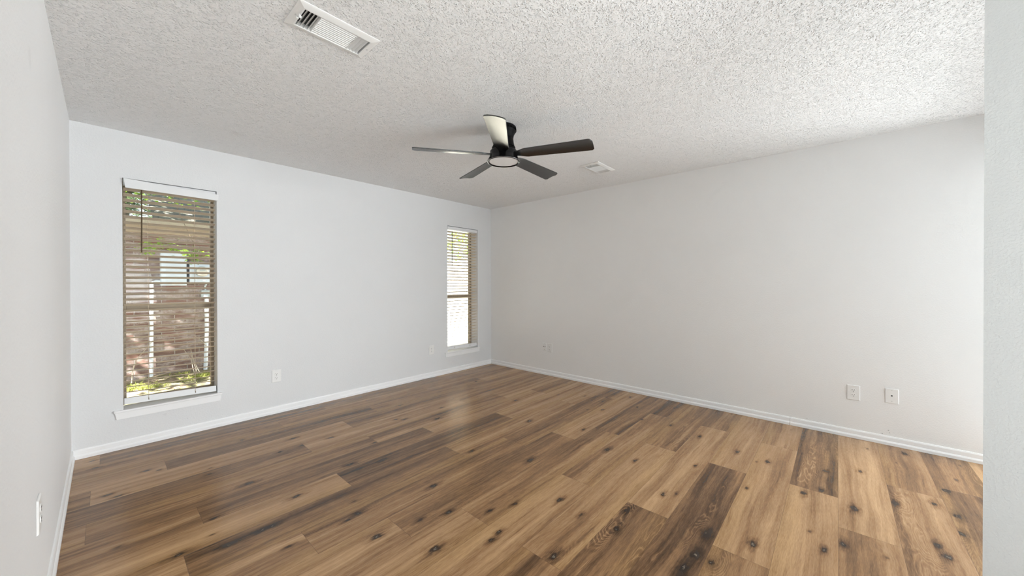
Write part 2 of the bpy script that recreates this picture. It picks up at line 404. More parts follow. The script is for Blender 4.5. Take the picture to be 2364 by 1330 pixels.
# floor: every board a quad with its own attributes
ROW_W, LEN, Y0 = .2275, 1.52, 4.09
JOINT = [-.025, 1.055, .283, -.06, 1.04, -.068, .345, 1.029, .242, .665, 1.018, 1.337, 2.02, 1.338, 2.018, 2.842, 1.957, 2.88, 2.538, 1.75, .4, 1.1]
TONES = [[.75, .2, .35, .5], [.45, .5, .55, .5], [.75, .2, .35, .75], [.3, .8, .25, .55], [.2, .8, .6, .5], [.6, .3, .35, .8],
         [.55, .3, .75, .4], [.75, .2, .8, .5], [.7, .15, .6, .8], [.65, .5, .2, .5], [.75, .4, .85, .5], [.65, .45, .2], [.55, .65, .5, .25],
         [.3, .75, .25], [.5, .08, .8, .45], [.6, .15, .8], [.5, .2, .85, .65], [.6, .85, .12], [.5, .55, .9], [.5, .5, .6, .55], [.4, .35, .3, .3], [.6, .75, .75, .7]]
LOOPY = {(14, 1): 1.0, (15, 1): .9, (17, 2): .9, (12, 2): .5, (13, 1): .6, (9, 1): .5, (19, 2): .7, (20, 2): 1, (20, 3): 1, (20, 1): .9, (16, 1): .8, (10, 1): .5, (18, 2): .35, (8, 1): .5, (11, 2): .7, (13, 2): .7}
KNOTS = [  # x, y on the floor, size
    (0.242, 3.446, 0.70), (0.188, 3.496, 0.80), (0.051, 3.207, 0.80), (0.006, 3.266, 0.80), (0.481, 3.220, 0.50), (0.042, 2.587, 0.50), (0.225, 2.298, 1.10), (0.388, 2.513, 0.70), (0.357, 2.357, 0.60),
    (-0.046, 3.814, 0.60), (-0.061, 3.979, 0.70), (0.463, 3.117, 0.50), (1.026, 3.326, 0.90), (1.241, 3.107, 0.90), (0.876, 3.136, 0.60), (0.607, 2.787, 1.10), (1.144, 2.550, 1.00), (1.152, 2.441, 0.60),
    (1.319, 2.436, 0.70), (1.433, 2.752, 0.60), (0.743, 3.602, 0.60), (1.034, 3.130, 0.60), (0.761, 2.404, 1.10), (0.531, 2.207, 0.90), (0.580, 2.204, 0.90), (0.400, 2.204, 0.90), (0.927, 1.967, 0.80),
    (0.863, 1.953, 0.70), (0.907, 1.721, 1.30), (0.590, 1.976, 0.60), (0.967, 2.099, 0.50), (2.289, 3.013, 0.70), (1.809, 3.067, 0.70), (1.868, 3.016, 0.70), (2.075, 2.795, 0.90), (1.848, 2.062, 0.70),
    (2.605, 2.114, 1.00), (2.031, 1.645, 1.10), (2.044, 3.400, 0.70), (2.965, 2.599, 0.80), (3.204, 3.491, 0.70), (1.373, 1.885, 1.10), (1.268, 1.606, 0.80), (1.049, 1.429, 1.30), (1.123, 1.668, 0.70),
    (1.568, 1.381, 0.80), (1.335, 1.285, 0.80), (1.270, 1.273, 0.80), (1.427, 1.444, 0.70), (3.324, 1.755, 0.80), (2.552, 1.303, 1.10), (3.329, 1.354, 0.60), (3.897, 1.719, 0.70), (3.600, 2.121, 0.60),
    (3.273, 0.846, 0.80), (2.764, 1.641, 0.70), (3.363, 1.109, 0.80), (2.733, 0.735, 0.70), (2.523, 1.077, 0.80), (1.773, 1.210, 1.10), (1.390, 0.980, 1.30), (1.734, 1.046, 0.70), (1.752, 0.847, 0.90),
    (2.235, 0.781, 0.90), (2.288, 0.722, 0.60), (1.830, 0.494, 1.10), (1.711, 0.509, 1.40), (1.936, 0.878, 0.70), (3.164, 0.560, 0.90), (3.130, 0.366, 0.90), (3.077, 0.426, 0.50), (3.231, 0.059, 0.80),
    (2.804, 0.152, 1.00), (2.804, -0.074, 1.10), (3.386, -0.115, 0.90), (2.644, 0.418, 0.70), (2.094, 0.306, 1.10), (2.272, 0.046, 0.80), (2.385, -0.022, 0.90), (3.959, -0.375, 0.90), (3.163, -0.412, 0.90),
    (3.027, -0.250, 0.90), (3.412, -0.490, 1.00), (3.077, -0.487, 1.10), (2.874, -0.473, 1.00), (2.676, -0.368, 1.00), (2.596, -0.382, 1.00), (2.021, 0.495, 1.10), (1.829, 0.493, 1.20), (2.396, 0.103, 0.50),
    (2.426, 0.515, 0.70), (3.882, -0.172, 0.60), (2.724, 0.730, 0.60), (2.916, 0.069, 0.90), (1.829, 0.425, 0.90),
]
cells = []
nrows = int((Y0 - YR)/ROW_W) + 2
for r in range(-1, nrows):
    ytop = Y0 - r*ROW_W; ybot = ytop - ROW_W
    j = JOINT[r] if 0 <= r < len(JOINT) else random.uniform(0, LEN)
    x0 = j - math.ceil((j - XL - .02)/LEN)*LEN
    idx = 0
    while x0 < XR+.05:
        tl = TONES[r] if 0 <= r < len(TONES) else None
        t = tl[idx] if tl and idx < len(tl) else random.choice((.2, .35, .5, .6, .75))
        a, b = max(x0, XL-WT), min(x0+LEN, XR+.05)
        lo, hi = max(ybot, YR), min(ytop, YB+.1)
        if b > a and hi > lo: cells.append((r, idx, x0, ybot, a, b, lo, hi, t))
        x0 += LEN; idx += 1
verts, faces, plank, tone_a, loops_a, amber_a = [], [], [], [], [], []
ks = {q: [] for q in ('knot_a', 'knot_b', 'knot_c', 'knot_d')}
for (r, idx, x0, y0, a, b, lo, hi, t) in cells:
    n = len(verts); sd = random.uniform(0, 60)
    verts += [(a, lo, 0), (b, lo, 0), (b, hi, 0), (a, hi, 0)]; faces.append((n, n+1, n+2, n+3))
    plank += [(x-x0, y-y0, sd) for x, y, _ in verts[n:]]
    lp = LOOPY.get((r, idx), .28 if t > .5 else .45); am = random.choice((-1, -1, 1, 1, 0.0)) * random.uniform(.7, 1.1)
    tone_a += [t]*4; loops_a += [lp]*4; amber_a += [am]*4
    mine = [(x-x0, y-y0, s) for x, y, s in KNOTS if a <= x < b and lo <= y < hi]
    mine.sort(key=lambda q: -q[2])
    while len(mine) < (2 if r > 3 and random.random() < .35 else 1): mine.append((random.uniform(.1, 1.4), random.uniform(.04, .19), random.uniform(.25, .5)))
    for q, key in enumerate(ks):
        ks[key] += [mine[q] if q < len(mine) else (0, 0, 0)]*4
me = bpy.data.meshes.new('floor'); me.from_pydata(verts, [], faces)
def fa(name, data):
    at = me.attributes.new(name, 'FLOAT', 'POINT'); at.data.foreach_set('value', data)
def va(name, data):
    at = me.attributes.new(name, 'FLOAT_VECTOR', 'POINT'); at.data.foreach_set('vector', [c for q in data for c in q])
va('plank', plank); fa('tone', tone_a); fa('loops', loops_a); fa('amber', amber_a)
for key in ks: va(key, ks[key])
me.materials.append(M_FLOOR)
fl = bpy.data.objects.new('floor', me); COL.objects.link(fl)
tag(fl, 'brown oak-look plank floor with dark knots', 'floor', kind='structure')

bm = B()
for x0_, x1_, y0_, y1_ in ((XL-WT, 6.5, YH-WT, YR),): box(bm, x0_, x1_, y0_, y1_, -.05, 0)
struct('floor_hall', bm, M_BOUNCE_TILE, 'unseen floor of the open area behind the viewer, made pale to bounce light', 'floor')
# vents cut through the ceiling
VENTS = [(.718, 1.752), (3.350, 1.820)]; VX, VY = .150, .070     # half size of the duct opening
bm = B()
xs = [XL-WT, VENTS[0][0]-VX, VENTS[0][0]+VX, VENTS[1][0]-VX, VENTS[1][0]+VX, XR+WT]
def slab(x0, x1, y0, y1): box(bm, x0, x1, y0, y1, ZC, ZC+.14)
slab(xs[0], xs[1], YH-WT, YB+WT); slab(xs[2], xs[3], YH-WT, YB+WT); slab(xs[4], xs[5], YH-WT, YB+WT); slab(xs[5], 6.5, YH-WT, YR+WT)
for (vx, vy), (a, b) in zip(VENTS, ((xs[1], xs[2]), (xs[3], xs[4]))):
    slab(a, b, YH-WT, vy-VY); slab(a, b, vy+VY, YB+WT)
struct('ceiling', bm, M_CEIL, 'white popcorn textured ceiling', 'ceiling')

bm = B(); y0, y1 = YB, YB+.22
box(bm, XL-WT, W1[0], y0, y1, 0, ZC); box(bm, W1[1], W2[0], y0, y1, 0, ZC); box(bm, W2[1], XR+WT, y0, y1, 0, ZC)
for w in (W1, W2): box(bm, w[0], w[1], y0, y1, 0, w[2]-.02); box(bm, w[0], w[1], y0, y1, w[3], ZC)
struct('wall_back', bm, M_WALL_BACK, 'white far wall with the two narrow windows', 'wall')
bm = B(); box(bm, XL-WT, XL, YN-WT, YB, 0, ZC); struct('wall_left', bm, M_WALL_LEFT, 'white wall at the left edge of the picture', 'wall')
bm = B(); box(bm, XR, XR+WT, YR, YB, 0, ZC); struct('wall_right', bm, M_WALL_RIGHT, 'long blank pale grey wall on the right', 'wall')
# corner of the nearby wall at the right edge of the picture, and the walls behind the camera
PX_, PY_ = 1.24, -.2307
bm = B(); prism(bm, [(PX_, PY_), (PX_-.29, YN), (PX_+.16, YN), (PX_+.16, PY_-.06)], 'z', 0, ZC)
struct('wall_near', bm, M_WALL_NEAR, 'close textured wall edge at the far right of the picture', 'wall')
bm = B(); R3 = (-.06, .86, .7, 2.0)  # opening added to hold the fill lamp
box(bm, XL-WT, R3[0], YN-WT, YN, 0, ZC); box(bm, R3[1], PX_, YN-WT, YN, 0, ZC)
box(bm, R3[0], R3[1], YN-WT, YN, 0, R3[2]); box(bm, R3[0], R3[1], YN-WT, YN, R3[3], ZC)
struct('wall_front', bm, M_WALL_HALL, 'white wall behind the viewer', 'wall')
HX = 6.3
bm = B(); box(bm, PX_+.16, XR, YR-.16, YR-.02, 2.22, ZC); struct('wall_light_baffle', bm, M_WALL_HALL, 'added white header behind the viewer, cutting light from the open area', 'wall')  # added out of view to cut light on the ceiling and wall end
bm = B(); box(bm, PX_, PX_+.16, YH-WT, YN, 0, ZC); struct('wall_hall_left', bm, M_WALL_HALL, 'white side wall of the open area behind the viewer', 'wall')
bm = B(); box(bm, XR+WT, HX+WT, YR, YR+WT, 0, ZC); struct('wall_hall_right', bm, M_WALL_HALL, 'white wall behind the end of the long right wall', 'wall')
D1 = (2.0, 6.0, .05, 2.25); D2 = (-3.85, -1.05, .05, 2.25)
def holed(a0, a1, d, f):
    bm = B()
    for u0, u1, z0, z1 in ((a0, d[0], 0, ZC), (d[1], a1, 0, ZC), (d[0], d[1], d[3], ZC), (d[0], d[1], 0, d[2])): f(bm, u0, u1, z0, z1)
    return bm
bm = holed(PX_, HX+WT, D1, lambda b, u0, u1, z0, z1: box(b, u0, u1, YH-WT, YH, z0, z1))
struct('wall_hall_end', bm, M_WALL_HALL, 'white end wall of the open area with a glazed door', 'wall')
bm = holed(YH, YR, D2, lambda b, u0, u1, z0, z1: box(b, HX, HX+WT, u0, u1, z0, z1))
struct('wall_hall_side', bm, M_WALL_HALL, 'white side wall of the open area with a glazed door', 'wall')

# baseboards
PROF = [(0, 0), (.017, 0), (.017, .020), (.012, .029), (.0095, .031), (.0095, .058), (.006, .067), (0, .069)]
bm = B(); prism(bm, [(YB-u, w) for u, w in PROF], 'x', XL+.0005, XR-.0005)
struct('baseboard_back', bm, M_TRIM, 'white baseboard under the two windows', 'baseboard')
bm = B(); prism(bm, [(XL+u, w) for u, w in PROF], 'y', YN, YB-.0005)
struct('baseboard_left', bm, M_TRIM, 'white baseboard along the left wall', 'baseboard')
bm = B(); prism(bm, [(XR-u, w) for u, w in PROF], 'y', YR, .3142); prism(bm, [(XR-u, w) for u, w in PROF], 'y', .3162, YB-.0005)
struct('baseboard_right', bm, M_TRIM, 'white baseboard along the right wall', 'baseboard')

# ------------------------------------------------------------------ windows
def make_window(idx, w, label):
    x0, x1, z0, z1 = w; yf = YB+.15; root = bpy.data.objects.new('window_%d' % idx, None); COL.objects.link(root)
    root.location = ((x0+x1)/2, YB, z0); tag(root, label, 'window', kind='structure')
    def O(name, bm, material, bev=0):
        o = obj(name, bm, material, root, bev); o.matrix_parent_inverse = Matrix.Translation(-root.location); return o
    bm = B(); fwid = .021
    box(bm, x0, x0+fwid, yf, yf+.055, z0, z1); box(bm, x1-fwid, x1, yf, yf+.055, z0, z1)
    box(bm, x0+fwid, x1-fwid, yf, yf+.055, z1-fwid, z1); box(bm, x0+fwid, x1-fwid, yf, yf+.055, z0, z0+.045)
    O('window_frame', bm, M_BRONZE, .002)
    bm = B(); box(bm, x0+fwid, x1-fwid, yf+.008, yf+.040, 1.045, 1.092); O('meeting_rail', bm, M_BRONZE, .002)
    bm = B(); box(bm, x0+fwid, x1-fwid, yf+.022, yf+.026, 1.092, z1-fwid); O('upper_pane', bm, M_GLASS)
    bm = B(); box(bm, x0+fwid, x1-fwid, yf+.032, yf+.036, z0+.045, 1.045); O('lower_pane', bm, M_GLASS)
    zt = z0-.001
    bm = B(); sx0, sx1 = x0-.050, x1+.029
    box(bm, x0+.001, x1-.001, YB-.001, yf, zt-.016, zt)
    prism(bm, [(YB, zt-.016), (YB-.020, zt-.016), (YB-.023, zt-.012), (YB-.023, zt-.004), (YB-.020, zt), (YB, zt)], 'x', sx0, sx1)
    O('window_sill', bm, M_TRIM, .001)
    bm = B(); prism(bm, [(sx0+.004, zt-.016), (sx1-.004, zt-.016), (sx1-.012, zt-.068), (sx0+.013, zt-.068)], 'y', YB-.0145, YB)
    O('window_apron', bm, M_TRIM, .0015)
make_window(1, W1, 'narrow window near the left corner, brick wall outside')
make_window(2, W2, 'narrow window beside the far corner, glowing with sunlight')
# glazing out of view, behind the viewer and at the end of the hall
def glazing(nm, label, d, horiz, at_):
    root = bpy.data.objects.new(nm, None); COL.objects.link(root); tag(root, label, nm[:-2], kind='structure')
    a, b, c, e = d
    def bx(bm, u0, u1, w0, w1, z0, z1):
        if horiz: box(bm, u0, u1, w0, w1, z0, z1)
        else: box(bm, w0, w1, u0, u1, z0, z1)
    bm = B(); bx(bm, a, a+.05, at_, at_+.05, c, e); bx(bm, b-.05, b, at_, at_+.05, c, e); bx(bm, a+.05, b-.05, at_, at_+.05, e-.05, e); bx(bm, a+.05, b-.05, at_, at_+.05, c, c+.05)
    obj('frame', bm, M_TRIM, root)
    bm = B(); bx(bm, a+.05, b-.05, at_+.02, at_+.025, c+.05, e-.05); obj('pane', bm, M_GLASS, root)
glazing('window_3', 'added unseen window behind the viewer, holding the fill lamp', R3, True, YN-.1)  # invented window, added for the fill lamp
glazing('door_1', 'glazed door at the end of the open area', D1, True, YH-.1)
glazing('door_2', 'glazed door at the side of the open area', D2, False, HX+.05)

# ------------------------------------------------------------------ blinds
def make_blind(w, label, val, rail_l, rail_r, wand_x, tilt_lean, skew=0):
    x0, x1, z0, z1 = w; root = thing('window_blind', label, 'blind', ((x0+x1)/2, YB+.035, z1), group='horizontal slat blinds')
    inv = Matrix.Translation(-root.location)
    def O(name, bm, material, parent=root, bev=0, smooth=False):
        o = obj(name, bm, material, parent, bev, smooth); o.matrix_parent_inverse = inv if parent is root else parent.matrix_parent_inverse.inverted() @ inv if False else inv
        return o
    yc = YB+.040
    bm = B(); box(bm, x0+.004, x1-.004, yc-.028, yc+.028, z1-.052, z1-.004); O('head_rail', bm, M_RAIL_WHITE, bev=.002)
    # valance: shallow board, may lean forward and sag
    bm = B(); vs = []
    for (x, zt, zb, y), sl_ in zip(val, (skew, -.002)):
        for dy in (0, .010):
            for z in (zb, zt): vs.append(bm.verts.new((x+(sl_ if z == zb else 0), y+dy, z)))
    for q in ((0, 1, 3, 2), (4, 6, 7, 5), (0, 4, 5, 1), (2, 3, 7, 6), (0, 2, 6, 4), (1, 5, 7, 3)): bm.faces.new([vs[i] for i in q])
    O('valance', bm, M_RAIL_WHITE, bev=.0025)
    # slats
    bm = B(); n = 38; zt = z1-.078; zb = .412; sl = .29; hw = .0245; th = .0026
    for i in range(n):
        z = zt + (zb-zt)*i/(n-1); jz = random.uniform(-.0012, .0012)
        e = (i/(n-1))**6
        za = z + jz + e*(rail_l-rail_r)*.5; zz = z + jz - e*(rail_l-rail_r)*.5
        pr = []
        for s in (-1, -.5, 0, .5, 1):
            pr.append((yc + s*hw*math.cos(sl), -s*hw*math.sin(sl) + .0022*(1-s*s)))
        loop = [(y, q+th/2) for y, q in pr] + [(y, q-th/2) for y, q in pr[::-1]]
        A = [bm.verts.new((x0+.006, y, za+q)) for y, q in loop]; Bv = [bm.verts.new((x1-.008, y, zz+q)) for y, q in loop]
        m_ = len(loop)
        for j in range(m_): bm.faces.new((A[j], A[(j+1) % m_], Bv[(j+1) % m_], Bv[j]))
        bm.faces.new(A[::-1]); bm.faces.new(Bv)
    O('slats', bm, M_SLAT)
    # bottom rail, hanging a little crooked
    bm = B(); vs = []
    for x, z in ((x0+.004, rail_l), (x1-.006, rail_r)):
        for y, q in ((yc-.026, -.026), (yc+.024, -.030), (yc+.024, .012), (yc-.020, .024)): vs.append(bm.verts.new((x, y, z+q)))
    for j in range(4): bm.faces.new((vs[j], vs[(j+1) % 4], vs[4+(j+1) % 4], vs[4+j]))
    bm.faces.new(vs[:4][::-1]); bm.faces.new(vs[4:])
    O('bottom_rail', bm, M_RAIL_WHITE, bev=.003)
    for fx in (.243, .742):
        xx = x0 + (x1-x0)*fx; zr = rail_l + (rail_r-rail_l)*fx
        bm = B()
        for dx, yy in ((0, yc-.0265), (.004, yc+.0265)): tube(bm, [(xx+dx, yy, z1-.05), (xx+dx, yy, zr-.005)], .0009, 6)
        for i in range(n):
            z = zt + (zb-zt)*i/(n-1); tube(bm, [(xx+.001, yc-.026, z+.004), (xx+.003, yc+.026, z-.0105)], .0006, 5)
        O('ladder_cord', bm, M_CORD)
        bm = B(); tube(bm, [(xx, yc-.024, zr+.005), (xx+.001, yc-.027, zr-.012)], .0022, 6); O('cord_plug', bm, M_WAND)
    bm = B(); yw = YB+.003
    tube(bm, [(wand_x, yw, z1-.075), (wand_x-tilt_lean*.3, yw-.001, 1.8), (wand_x-tilt_lean, yw, 1.517)], .0042, 8); wd_ = O('tilt_wand', bm, M_WAND, smooth=True)
    bm = B(); tube(bm, [(wand_x, yw+.012, z1-.06), (wand_x, yw+.004, z1-.066), (wand_x, yw, z1-.078)], .0016, 6); O('wand_hook', bm, M_PLATE)
    return root
make_blind(W1, 'tan slat blind on the left window, valance sagging at its right end', ((.1005, 2.081, 2.009, YB-.030), (.6745, 2.053, 1.998, YB-.045)), .358, .340, .201, .002, .011)
make_blind(W2, 'cream slat blind glowing on the window beside the far corner', ((3.231, 2.079, 2.036, YB-.002), (3.790, 2.077, 2.036, YB+.004)), .352, .342, 3.315, .001)

# ------------------------------------------------------------------ ceiling registers
def make_vent():
    root = thing('ceiling_vent', '', 'vent', (0, 0, ZC), group='ceiling air registers')
    hx, hy = .178, .1005; ix, iy = .144, .066
    bm = B()                                   # stamped frame with sloping border
    rings = []
    for (a, b, z) in ((hx, hy, -.0005), (hx, hy, -.0035), (hx-.006, hy-.006, -.0062), (ix+.006, iy+.006, -.0125), (ix, iy, -.0125), (ix, iy, .010)):
        rings.append([bm.verts.new((sx*a, sy*b, z)) for sx, sy in ((-1, -1), (1, -1), (1, 1), (-1, 1))])
    for A, C in zip(rings, rings[1:]):
        for i in range(4): bm.faces.new((A[i], A[(i+1) % 4], C[(i+1) % 4], C[i]))
    obj('vent_frame', bm, M_VENT, root, .0012)
    bm = B(); box(bm, -VX+.001, VX-.001, -VY+.001, VY-.001, .012, .11, skip=('z-',)); obj('duct', bm, M_DUCT, root)
    def fin(bm, along, pos, a, b, lean, depth=.017, zb=-.0115):
        pts = []
        for s in range(5):
            t = s/4; pts.append((pos + lean*depth*(t**1.6), zb + depth*t*.95))
        loop = [(u, z) for u, z in pts] + [(u+.0011, z) for u, z in pts[::-1]]
        if along == 'y': prism(bm, loop, 'y', a, b)
        else: prism(bm, loop, 'x', a, b)
    xa, xb = -.077, .082
    bm = B()
    for i in range(5): fin(bm, 'y', -ix+.006+i*.0148, -iy, iy, .75)
    obj('louvre_bank', bm, M_VENT, root, smooth=True)
    bm = B()
    for i in range(10): fin(bm, 'x', -iy+.011+i*.0134, xa, xb, -.95, .0165)
    obj('louvre_bank', bm, M_VENT, root, smooth=True)
    bm = B()
    for i in range(4): fin(bm, 'y', xb+.004+i*.0158, -iy, iy, -.95, .018)
    obj('louvre_bank', bm, M_VENT, root, smooth=True)
    bm = B(); box(bm, xa-.001, xa, -iy, iy, -.0115, .008); obj('divider', bm, M_VENT, root)
    bm = B(); box(bm, xb, xb+.001, -iy, iy, -.0115, .008); obj('divider', bm, M_VENT, root)
    bm = B(); box(bm, -ix-.006, -ix+.004, -.012, -.007, -.021, -.010); box(bm, -ix-.012, -ix-.003, .004, .010, -.020, -.009); box(bm, -ix-.010, -ix-.006, -.02, .016, -.0135, -.0105)
    obj('damper_lever', bm, M_VENT, root, .001)
    for sy in (-1, 1):
        bm = B(); lathe(bm, [(.004, -.0092), (.004, -.0105), (.0025, -.0118)], 12); obj('screw', bm, M_SCREW, root, loc=(-ix-.016 if sy < 0 else ix+.016, 0, 0))
    return root
v = make_vent(); v.location = (VENTS[0][0], VENTS[0][1], ZC)
v['label'] = 'white ceiling register at the top left of the picture, nearest the viewer'
v2 = copy_tree(v); v2.location = (VENTS[1][0], VENTS[1][1], ZC)
v2['label'] = 'smaller-looking white ceiling register beyond the black fan, towards the right wall'

# ------------------------------------------------------------------ ceiling fan
FX, FY = 2.006, 1.874
fan = thing('ceiling_fan', 'black five-blade ceiling fan with round frosted light', 'ceiling fan', (FX, FY, ZC))
bm = B(); lathe(bm, [(.088, 0), (.094, -.006), (.0955, -.024), (.092, -.033), (.0915, -.036), (.086, -.046), (.077, -.062), (.0735, -.085), (.0735, -.088), (.0725, -.089), (.0725, -.0905), (.0735, -.092), (.0765, -.125), (.083, -.150), (.089, -.166), (.091, -.172), (.089, -.178), (.070, -.181)], 72)
mh = obj('motor_housing', bm, M_SATIN, fan, smooth=True)
for r, z0_, z1_ in ((.0945, -.032, -.019), (.0868, -.166, -.156)):
    bm = B()
    for i in range(44):
        a = 2*PI*i/44
        q = bmesh.ops.create_cube(bm, size=1)['verts']
        bmesh.ops.scale(bm, vec=(.004, .0055, abs(z1_-z0_)), verts=q); bmesh.ops.translate(bm, vec=(r-.0005, 0, (z0_+z1_)/2), verts=q)
        bmesh.ops.rotate(bm, cent=(0, 0, 0), matrix=Matrix.Rotation(a, 3, 'Z'), verts=q)
    obj('cooling_slots', bm, M_VOID, mh)
bm = B(); lathe(bm, [(.068, -.180), (.100, -.183), (.103, -.186), (.103, -.216), (.108, -.230), (.118, -.247), (.1225, -.256), (.1235, -.262), (.1215, -.2655), (.1175, -.2665), (.1095, -.2625), (.107, -.258), (.05, -.255)], 96)
obj('light_housing', bm, M_BLACK, fan, smooth=True)
bm = B(); lathe(bm, [(.1232, -.2605), (.1244, -.2618), (.1242, -.2634), (.1228, -.2642)], 96, cap=False); obj('trim_ring', bm, M_RIM, fan, smooth=True)
bm = B(); lathe(bm, [(.1075, -.2565), (.1070, -.2600), (.095, -.2622), (.06, -.2636), (.02, -.2642), (.001, -.2643)], 72); obj('light_diffuser', bm, M_DIFF, fan, smooth=True)
def blade_mesh():
    bm = B(); L0, L1 = .098, .665; n = 40; top = []; bot = []
    # outline: narrow neck, widening to the tip, rounded corners (one more than the other)
    st = []
    for i in range(n+1):
        t = i/n; x = L0 + (L1-L0)*t
        s = min(1, t/.16); s = s*s*(3-2*s)
        w0 = .030 + .022*s + .016*t; w1 = .026 + .024*s + .020*t
        e = L1-x
        c0, c1 = .030, .016
        if e < c0: w0 -= c0 - math.sqrt(max(0, c0*c0-(c0-e)**2))
        if e < c1: w1 -= c1 - math.sqrt(max(0, c1*c1-(c1-e)**2))
        st.append((x, -w0, w1))
    m_ = 8; rows = []
    for (x, a, b) in st:
        row = []
        for j in range(m_+1):
            y = a + (b-a)*j/m_; u = 2*j/m_-1
            row.append((x, y, 0.004*(1-u*u) - .002))
        rows.append(row)
    T = [[bm.verts.new((x, y, z+.0035)) for x, y, z in r] for r in rows]; D = [[bm.verts.new((x, y, z-.0035)) for x, y, z in r] for r in rows]
    for i in range(n):
        for j in range(m_):
            bm.faces.new((T[i][j], T[i+1][j], T[i+1][j+1], T[i][j+1])); bm.faces.new((D[i][j], D[i][j+1], D[i+1][j+1], D[i+1][j]))
        bm.faces.new((T[i][0], D[i][0], D[i+1][0], T[i+1][0])); bm.faces.new((T[i][m_], T[i+1][m_], D[i+1][m_], D[i][m_]))
    for j in range(m_):
        bm.faces.new((T[0][j], T[0][j+1], D[0][j+1], D[0][j])); bm.faces.new((T[n][j], D[n][j], D[n][j+1], T[n][j+1]))
    return bm
BASE = math.atan2(rt.y, rt.x)
first = None
for kk in range(5):
    ang = BASE + math.radians(-21.5 + 72*kk)
    if first is None:
        first = bl = obj('fan_blade', blade_mesh(), M_BLADE, fan, .0012, True)
    else:
        bl = first.copy(); COL.objects.link(bl); bl.parent = fan
    bl.location = (0, 0, -.209)
    bl.rotation_euler = (Matrix.Rotation(ang, 3, 'Z') @ Matrix.Rotation(math.radians(1.0), 3, 'Y') @ Matrix.Rotation(math.radians(-12), 3, 'X')).to_euler()

# ------------------------------------------------------------------ outlets and wall plates (built facing -Y, origin at the wall)
def plate_bm(w, h, t=.006):
    bm = B(); rings = []
    for a, b, y in ((w/2, h/2, 0), (w/2, h/2, -t*.45), (w/2-.0035, h/2-.0035, -t)):
        rings.append([bm.verts.new((sx*a, y, sz*b)) for sx, sz in ((-1, -1), (1, -1), (1, 1), (-1, 1))])
    for A, C in zip(rings, rings[1:]):
        for i in range(4): bm.faces.new((A[i], A[(i+1) % 4], C[(i+1) % 4], C[i]))
    bm.faces.new(rings[0]); bm.faces.new(rings[-1])
    return bm
def disc_y(bm, cx, cz, r, y0, y1, seg=20, sx=1., sz=1.):
    A = [bm.verts.new((cx+sx*r*math.cos(2*PI*i/seg), y0, cz+sz*r*math.sin(2*PI*i/seg))) for i in range(seg)]
    C = [bm.verts.new((cx+sx*r*math.cos(2*PI*i/seg), y1, cz+sz*r*math.sin(2*PI*i/seg))) for i in range(seg)]
    for i in range(seg): bm.faces.new((A[i], A[(i+1) % seg], C[(i+1) % seg], C[i]))
    bm.faces.new(A); bm.faces.new(C)
def make_outlet(w=.080, h=.122, t=.0065):
    root = thing('wall_outlet', '', 'outlet', group='duplex wall outlets')
    obj('wall_plate', plate_bm(w, h, t), M_PLATE, root, .0008)
    for s in (1, -1):
        bm = B(); disc_y(bm, 0, s*.0195, .0172, -t+.001, -t-.0022, 28, 1, .83); rc = obj('receptacle', bm, M_PLATE, root, .0006)
        bm = B(); z = s*.0195
        box(bm, -.0078, -.0056, -t-.0027, -t-.001, z+.000, z+.0085); box(bm, .0056, .0078, -t-.0027, -t-.001, z+.001, z+.0080)
        disc_y(bm, 0, z-.0075, .0027, -t-.001, -t-.0027, 12); obj('slots', bm, M_SLOT, rc)
    bm = B(); disc_y(bm, 0, 0, .003, -t+.001, -t-.001, 12); obj('screw', bm, M_SCREW, root)
    return root
OUT = make_outlet(); OUT.location = (1.1225, YB-.0003, .3645); OUT['label'] = 'white outlet on the far wall right of the left window'
o = copy_tree(OUT); o.location = (2.951, YB-.0003, .368); o['label'] = 'white outlet on the far wall just left of the corner window'
o = copy_tree(OUT); o.location = (XR-.0003, -.098, .3695); o.rotation_euler = (0, 0, -PI/2); o['label'] = 'white duplex outlet low on the right wall, beside the cable plate'
o = copy_tree(OUT); o.location = (XR-.0003, 2.958, .3795); o.rotation_euler = (0, 0, -PI/2); o['label'] = 'white outlet touching the small two-hole jack plate'
o = copy_tree(OUT); o.location = (XL+.0003, 2.118, .450); o.rotation_euler = (0, 0, PI/2); o['label'] = 'outlet seen edge-on at the lower left of the picture'
t = thing('cable_plate', 'white wall plate with one dark cable hole, right of the outlet', 'wall plate', (XR-.0003, -.317, .3845), (0, 0, -PI/2))
obj('wall_plate', plate_bm(.076, .115, .006), M_PLATE, t, .0008)
bm = B(); disc_y(bm, 0, .003, .0052, -.005, -.0065, 18); obj('cable_hole', bm, M_SLOT, t)
for sz in (.0445, -.039):
    bm = B(); disc_y(bm, 0, sz, .0032, -.005, -.0068, 12); obj('screw', bm, M_SCREW, t)
t = thing('phone_jack_plate', 'small white jack plate with two dark holes, left of its outlet', 'wall plate', (XR-.0003, 3.0445, .3845), (0, 0, -PI/2))
obj('wall_plate', plate_bm(.069, .106, .008), M_PLATE, t, .0008)
for sx, sz, r in ((-.011, .005, .0052), (.012, .004, .0056), (0, -.038, .003)):
    bm = B(); disc_y(bm, sx, sz, r, -.007, -.0086, 14); obj('jack_hole', bm, M_SLOT, t)
bm = B(); disc_y(bm, 0, .043, .003, -.007, -.0086, 12); obj('screw', bm, M_SCREW, t)

